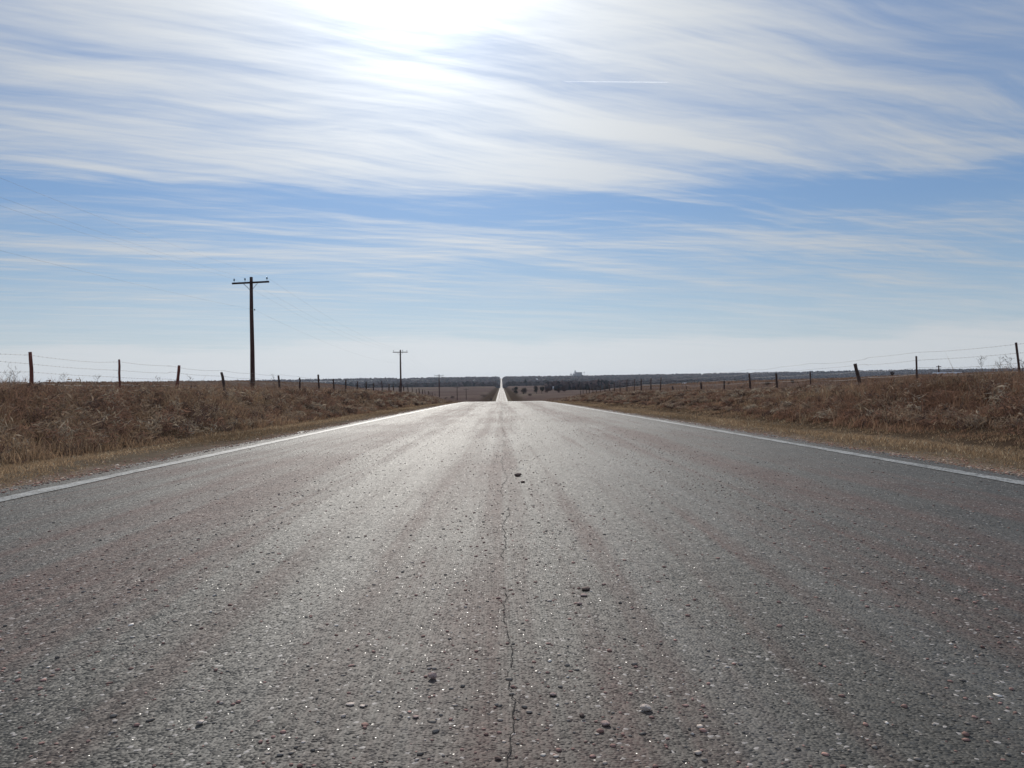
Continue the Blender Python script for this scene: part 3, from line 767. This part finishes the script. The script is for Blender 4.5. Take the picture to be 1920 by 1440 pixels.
for i, a in enumerate([
    (966, 740, 15, 14, DK, 'round dark evergreen tree right beside the distant road'),
    (982, 739, 15, 13, GY, 'grey leafless tree just right of the round dark evergreen'),
    (1006, 738, 16, 12, (.05, .045, .04), 'dark tree at the left end of the farmstead tree clump'),
    (1016, 738, 14, 13, DK, 'dark evergreen in the middle of the farmstead tree clump'),
    (1026, 737, 11, 10, BR, 'brownish tree at the right end of the farmstead tree clump'),
    (1048, 736.5, 9, 10, (.06, .032, .03), 'dark reddish tree right of the white-roofed farmhouse'),
    (1058, 735, 9, 10, (.06, .035, .03), 'second dark reddish tree right of the white-roofed farmhouse'),
    (1651, 711, 14, 13, (.055, .038, .036), 'dark rounded tree between the leaning wood post and steel post', ),
    (1748, 706.5, 10, 16, (.05, .042, .038), 'dark tree at the left end of the long pale shed'),
    (1673, 699, 9, 6, GY, 'small bare tree poking above the skyline right of the rounded tree'),
    (1781, 697, 9, 5, GY, 'thin bare tree poking above the skyline behind the long pale shed'),
    ]): tree(*a, 400 + i, Y=400. + 9 * i if a[0] > 1600 else None)
for i, a in enumerate([
    (993, 743, 6, 10, BR, 'low brown shrub near the road below the farmstead tree clump'),
    (848, 748, 6, 10, (.07, .045, .04), 'low dark shrub right of the third utility pole'),
    (836, 748.5, 4, 8, BR, 'small brown shrub just right of the third utility pole foot'),
    (906, 745, 5, 16, (.06, .045, .038), 'wide dark shrub on the left slope near the distant road'),
    (921, 750.5, 4, 5, (.05, .035, .03), 'tiny dark shrub at the left road edge by the crest'),
    (1366, 721.5, 5, 7, (.06, .036, .03), 'small dark bush beside a post in the right pasture'),
    (1437, 724, 10, 20, (.09, .065, .055), 'rounded brown bush in the right pasture between fence posts'),
    (1392, 729, 6, 26, (.085, .06, .052), 'wide low brown thicket in the right pasture'),
    (1486, 719.5, 8, 8, (.05, .036, .032), 'dark upright bush left of the steel post in the right pasture'),
    (1497, 719, 3.5, 7, (.05, .036, .032), 'small low bush right of the dark upright bush'),
    (1700, 707, 5, 14, (.065, .045, .042), 'low dark thicket left of the second steel post in the right fence'),
    ]): tree(*a, 500 + i, shrub=True, dmin=35. if 1300 < a[0] < 1600 else 150., Y=430. if a[0] > 1600 else None)

# far woods on the valley side: one mass
r = np.random.default_rng(77)
n = 42000
yy = 2150 * np.exp(r.random(n) * math.log(5300 / 2150)); xx = r.uniform(-.72, .70, n) * yy
nb = 5200                                                   # the creek woods reach nearer on the right
yb = r.uniform(930, 2150, nb); tb_ = r.uniform(.055, .17, nb)
xx = np.concatenate([xx, tb_ * yb]); yy = np.concatenate([yy, yb]); near_b = np.arange(n + nb) >= n; n += nb
HT, HY, _ = at(1037, 729.5, 900); HT /= HY
gapn = np.sin(xx * .0042 + 2.1 * np.sin(yy * .0021)) + np.sin(yy * .0072 + 1.4 * np.sin(xx * .0016 + 1)) + .7 * np.sin(xx * .011 + yy * .004)
gap = gapn > np.where(xx < -250, .25 + 1.3 * ss((xx / yy + .10) / .06), 1.45)
gap |= np.abs(xx - CX) < 11 + yy * .0010
gap &= ~((yy > 5050) & (np.abs(xx - CX) > 14))
gap[near_b] = (yy[near_b] < 930 + 5200 * np.clip(xx[near_b] / yy[near_b] - .115, 0, 1) * 2.2 + 60 * np.sin(xx[near_b] * .09) + 260 * ss((xx[near_b] / yy[near_b] - .14) / .03) * r.random(near_b.sum()))
gap |= near_b & (np.abs(xx / yy - HT) < .0042) & (yy < HY + 20)
xx, yy, near_b = xx[~gap], yy[~gap], near_b[~gap]; n = len(xx)
s = r.uniform(5, 10, n); hh = r.uniform(7, 14, n)
s[near_b] *= .42; hh[near_b] *= .62 * (1 + .35 * np.sin(xx[near_b] * .11) * np.sin(yy[near_b] * .013))
V = ICO_V[None] * (1 + r.normal(size=(n, 12, 1)) * .28) * np.stack([s, s, hh * .6], -1)[:, None] + np.stack([xx, yy, ground_z(xx, yy) + hh * .45], -1)[:, None]
F = (ICO_F[None] + (np.arange(n) * 12)[:, None, None]).reshape(-1, 3)
cc = np.where(r.random((n, 1)) < .25, [[.026, .028, .030]], [[.060, .045, .046]]) * r.uniform(.5, 1.6, (n, 1))
woods = link('woods', mesh_np('woods', V.reshape(-1, 3), F.ravel(), np.arange(len(F)) * 3, np.full(len(F), 3), np.repeat(np.where(near_b[:, None], cc * 1.25, cc), 12, 0)), M['leaf'])
woods['kind'] = 'stuff'

# ------------------------------------------------------------------ far buildings
def house(px, py, wpx, hpx, label, dmin, name='farmhouse', wall='white_wall', roof='white_roof', flat=.42, dpt=1.1, group='buildings across the valley', lift=0., Y=None):
    x, y, z = at(px, py, dmin); H = 1.15 * hpx * y / 1553
    if Y: x, y, z, H = stand(px, py - hpx, Y)
    W = 1.15 * wpx * y / 1553; D = min(W * dpt, 26.)
    o = empty(name, (x, y, z), label, 'building', group)
    wl = MB(); hw = H * (1 - flat) + lift; wl.box((0, 0, hw / 2 - 1), (W, D, hw + 2)); wb = wl.build('wall', M[wall], o)
    rf = MB(); e = .04 * W + .3; zt = hw + H * flat
    vs = [(-W/2-e, -D/2-e, hw), (W/2+e, -D/2-e, hw), (W/2+e, D/2+e, hw), (-W/2-e, D/2+e, hw), (-W/2-e, 0, zt), (W/2+e, 0, zt)]
    rf.raw(vs, [(0,1,5,4), (2,3,4,5), (0,4,3), (1,2,5), (3,2,1,0)]); rf.build('roof', M[roof], o)
    for k in (-.28, .28):
        m_ = MB(); m_.box((k * W, -D/2 - .03, hw * .5), (W * .12, .08, hw * .35)); m_.build('window', M['dark_openings_bin_shade'], o)
    m_ = MB(); m_.box((0, -D/2 - .03, hw * .33), (W * .1, .08, hw * .62)); m_.build('door', M['dark_openings_bin_shade'], o)
for a in [
    (1037, 729.5, 6.5, 4.6, 'white-roofed farmhouse among the trees right of the distant road', 900, 'farmhouse', 'white_wall', 'white_roof', .5),
    (1006, 714, 3.5, 3.5, 'bright white house high in the woods right of the road top', 3500, 'farmhouse'),
    (982, 716, 3.5, 3, 'faint white house in the woods nearest the road on its right', 3500, 'farmhouse'),
    (1199, 713.5, 4, 3, 'faint white house leftmost of the cluster in the right woods', 3500, 'farmhouse'),
    (1208, 716, 3.5, 3, 'faint white house lowest of the cluster in the right woods', 3000, 'farmhouse'),
    (1219, 712, 6, 3.2, 'wide pale house in the middle of the cluster in the right woods', 3500, 'farmhouse'),
    (1246, 711.5, 4.5, 3.2, 'pale house at the right end of the cluster in the right woods', 3500, 'farmhouse'),
    (1283, 721.5, 6, 4, 'small white barn at the lower edge of the right woods', 600, 'barn'),
    (838, 713.5, 4, 3, 'small white house on the far skyline right of the third utility pole', 3500, 'farmhouse'),
    (1552, 715.5, 24, 6.0, 'low bright white shed beside a steel post in the right fence', 350, 'shed', 'white_wall', 'white_roof', .3, .3),
    (1776, 703, 42, 5.0, 'long pale shed on the skyline right of the second steel post', 350, 'shed', 'white_wall', 'white_roof', .3, .3),
    (614, 719, 5, 2.4, 'pale far-off house left in the woods beyond the left fence', 2300, 'farmhouse'),
    (670, 719, 4, 2.2, 'pale far-off house right in the woods beyond the left fence', 2300, 'farmhouse'),
    ]: house(*a, Y={1283: 1000., 1552: 400., 1776: 440.}.get(a[0]))
# white-topped bin left of the road
x, y, z = at(889.7, 718, 2300); q = y / 1553
o = empty('grain_bin', (x, y, z), 'lone white-topped round grain bin left of the distant road', 'grain bin')
b = MB(); b.lathe([(2.6*q, -1), (2.6*q, 3.2*q)], 16); b.build('bin_wall', M['dark_openings_bin_shade'], o, smooth=False)  # bin's shadowed side put into the wall colour, dark all round
b = MB(); b.lathe([(2.9*q, 3.2*q), (2.5*q, 4.6*q), (1.2*q, 5.8*q), (.3*q, 6.2*q)], 16); b.build('roof', M['white_roof'], o, smooth=True)
# grain elevator on the skyline
y = 5030.; q = y / 1553; x = ray(1080, 700)[0] * y; z = float(ground_z(x, y))
o = empty('grain_elevator', (x, y, z), 'grain elevator with a tall head tower and silo row on the skyline', 'grain elevator')
top = EYE + ray(1080, 698.6)[1] * y - z
b = MB()
for k in range(6): b.lathe([(1.05*q, -3), (1.05*q, top)], 14, ((0.3 + k * 2.0) * q, 0, 0))
b.build('silo_row', M['concrete'], o)
b = MB(); b.box((5.3*q, 0, top + .35*q), (12.2*q, 2.2*q, .7*q)); b.build('gallery', M['concrete'], o)
b = MB(); b.box((-1.6*q, 0, top/2 + 1.8*q), (2.0*q, 2.4*q, top + 3.6*q)); b.box((-1.6*q, 0, top + 4.0*q), (1.3*q, 1.6*q, .9*q)); b.build('head_tower', M['concrete'], o)
b = MB(); b.box((-4.4*q, 0, (top - 2.0*q)/2), (3.2*q, 2.4*q, top - 2.0*q)); b.build('annex', M['concrete'], o)
b = MB(); b.tube([(-5.6*q, 0, top - 2.4*q), (-1.8*q, 0, top + 2.2*q)], .28*q, 6); b.build('conveyor', M['concrete'], o)
b = MB(); b.tube([(-9.3*q, 0, -2), (-9.3*q, 0, top + 1.0*q)], .30*q, 6); b.box((-9.3*q, 0, top - 3.2*q), (3.2*q, 2.0*q, 2.2*q)); b.build('loading_leg', M['concrete'], o)
b = MB(); b.tube([(15.4*q, 0, -2), (15.4*q, 0, top)], .22*q, 6); b.lathe([(.3*q, top - .8*q), (.75*q, top - .2*q), (.75*q, top + .9*q), (.2*q, top + 1.4*q)], 10, (15.4*q, 0, 0)); b.build('water_tank', M['concrete'], o)
# small far power pole on the right skyline
x, y, z, H_ = stand(1760, 685, 470.); q = H_ / 14
o = empty('utility_pole', (x, y, z), 'tiny bare utility pole above the long pale shed on the right skyline', 'utility pole')
b = MB(); b.tube([(0, 0, -1), (0, 0, 14*q)], [.5*q, .35*q], 7); b.build('pole', M['pole'], o)
b = MB(); b.box((0, 0, 13.2*q), (3.0*q, .4*q, .4*q)); b.build('crossarm', M['arm'], o)

# ------------------------------------------------------------------ contrail high above
m, nn = new_mat('contrail_ice')
pz = nn.node('ShaderNodeTexCoord', out='Object'); cxn, cyn, czn = nn.xyz(pz)
al = nn.mul(nn.ramp(cxn, -2600., 1000., 0.0, .28), nn.ramp(nn.noise(nn.comb(nn.mul(cxn, .004), 0, 0), 1.0, 4, .6), .2, .7, .5, 1.))
sc_ = nn.node('ShaderNodeAddShader', {0: nn.node('ShaderNodeBsdfTranslucent', {'Color': (.9, .92, .95)}), 1: nn.node('ShaderNodeBsdfDiffuse', {'Color': (.3, .3, .3)})})
finish(nn, nn.node('ShaderNodeMixShader', {0: al, 1: nn.node('ShaderNodeBsdfTransparent'), 2: sc_}))
yc = 20000.; q = yc / 1553
b = MB(); b.tube([((f * 98) * q, 0, (-f * 1.5) * q) for f in np.linspace(-1, 1, 25)], [(.55 + .30 * (1 - f)) * q * (1 if f < .97 else .35) for f in np.linspace(-1, 1, 25)], 8, cap=False)
o = b.build('contrail', m, None, (ray(1157, 153.5)[0] * yc, yc, EYE + ray(1157, 153.5)[1] * yc), True)
set_props(o, 'thin white aircraft contrail, a short straight line high in the sky', 'contrail')

# ------------------------------------------------------------------ air
m, nn = new_mat('haze_air')
vol = nn.node('ShaderNodeVolumePrincipled', {'Color': (.76, .85, 1.0, 1), 'Density': 3.5e-5, 'Anisotropy': .3})
nn.node('ShaderNodeOutputMaterial', {'Volume': vol}, None)
b = MB(); b.box((0, 4400, 12), (14400, 9500, 100)); o = b.build('haze', m); o['kind'] = 'stuff'
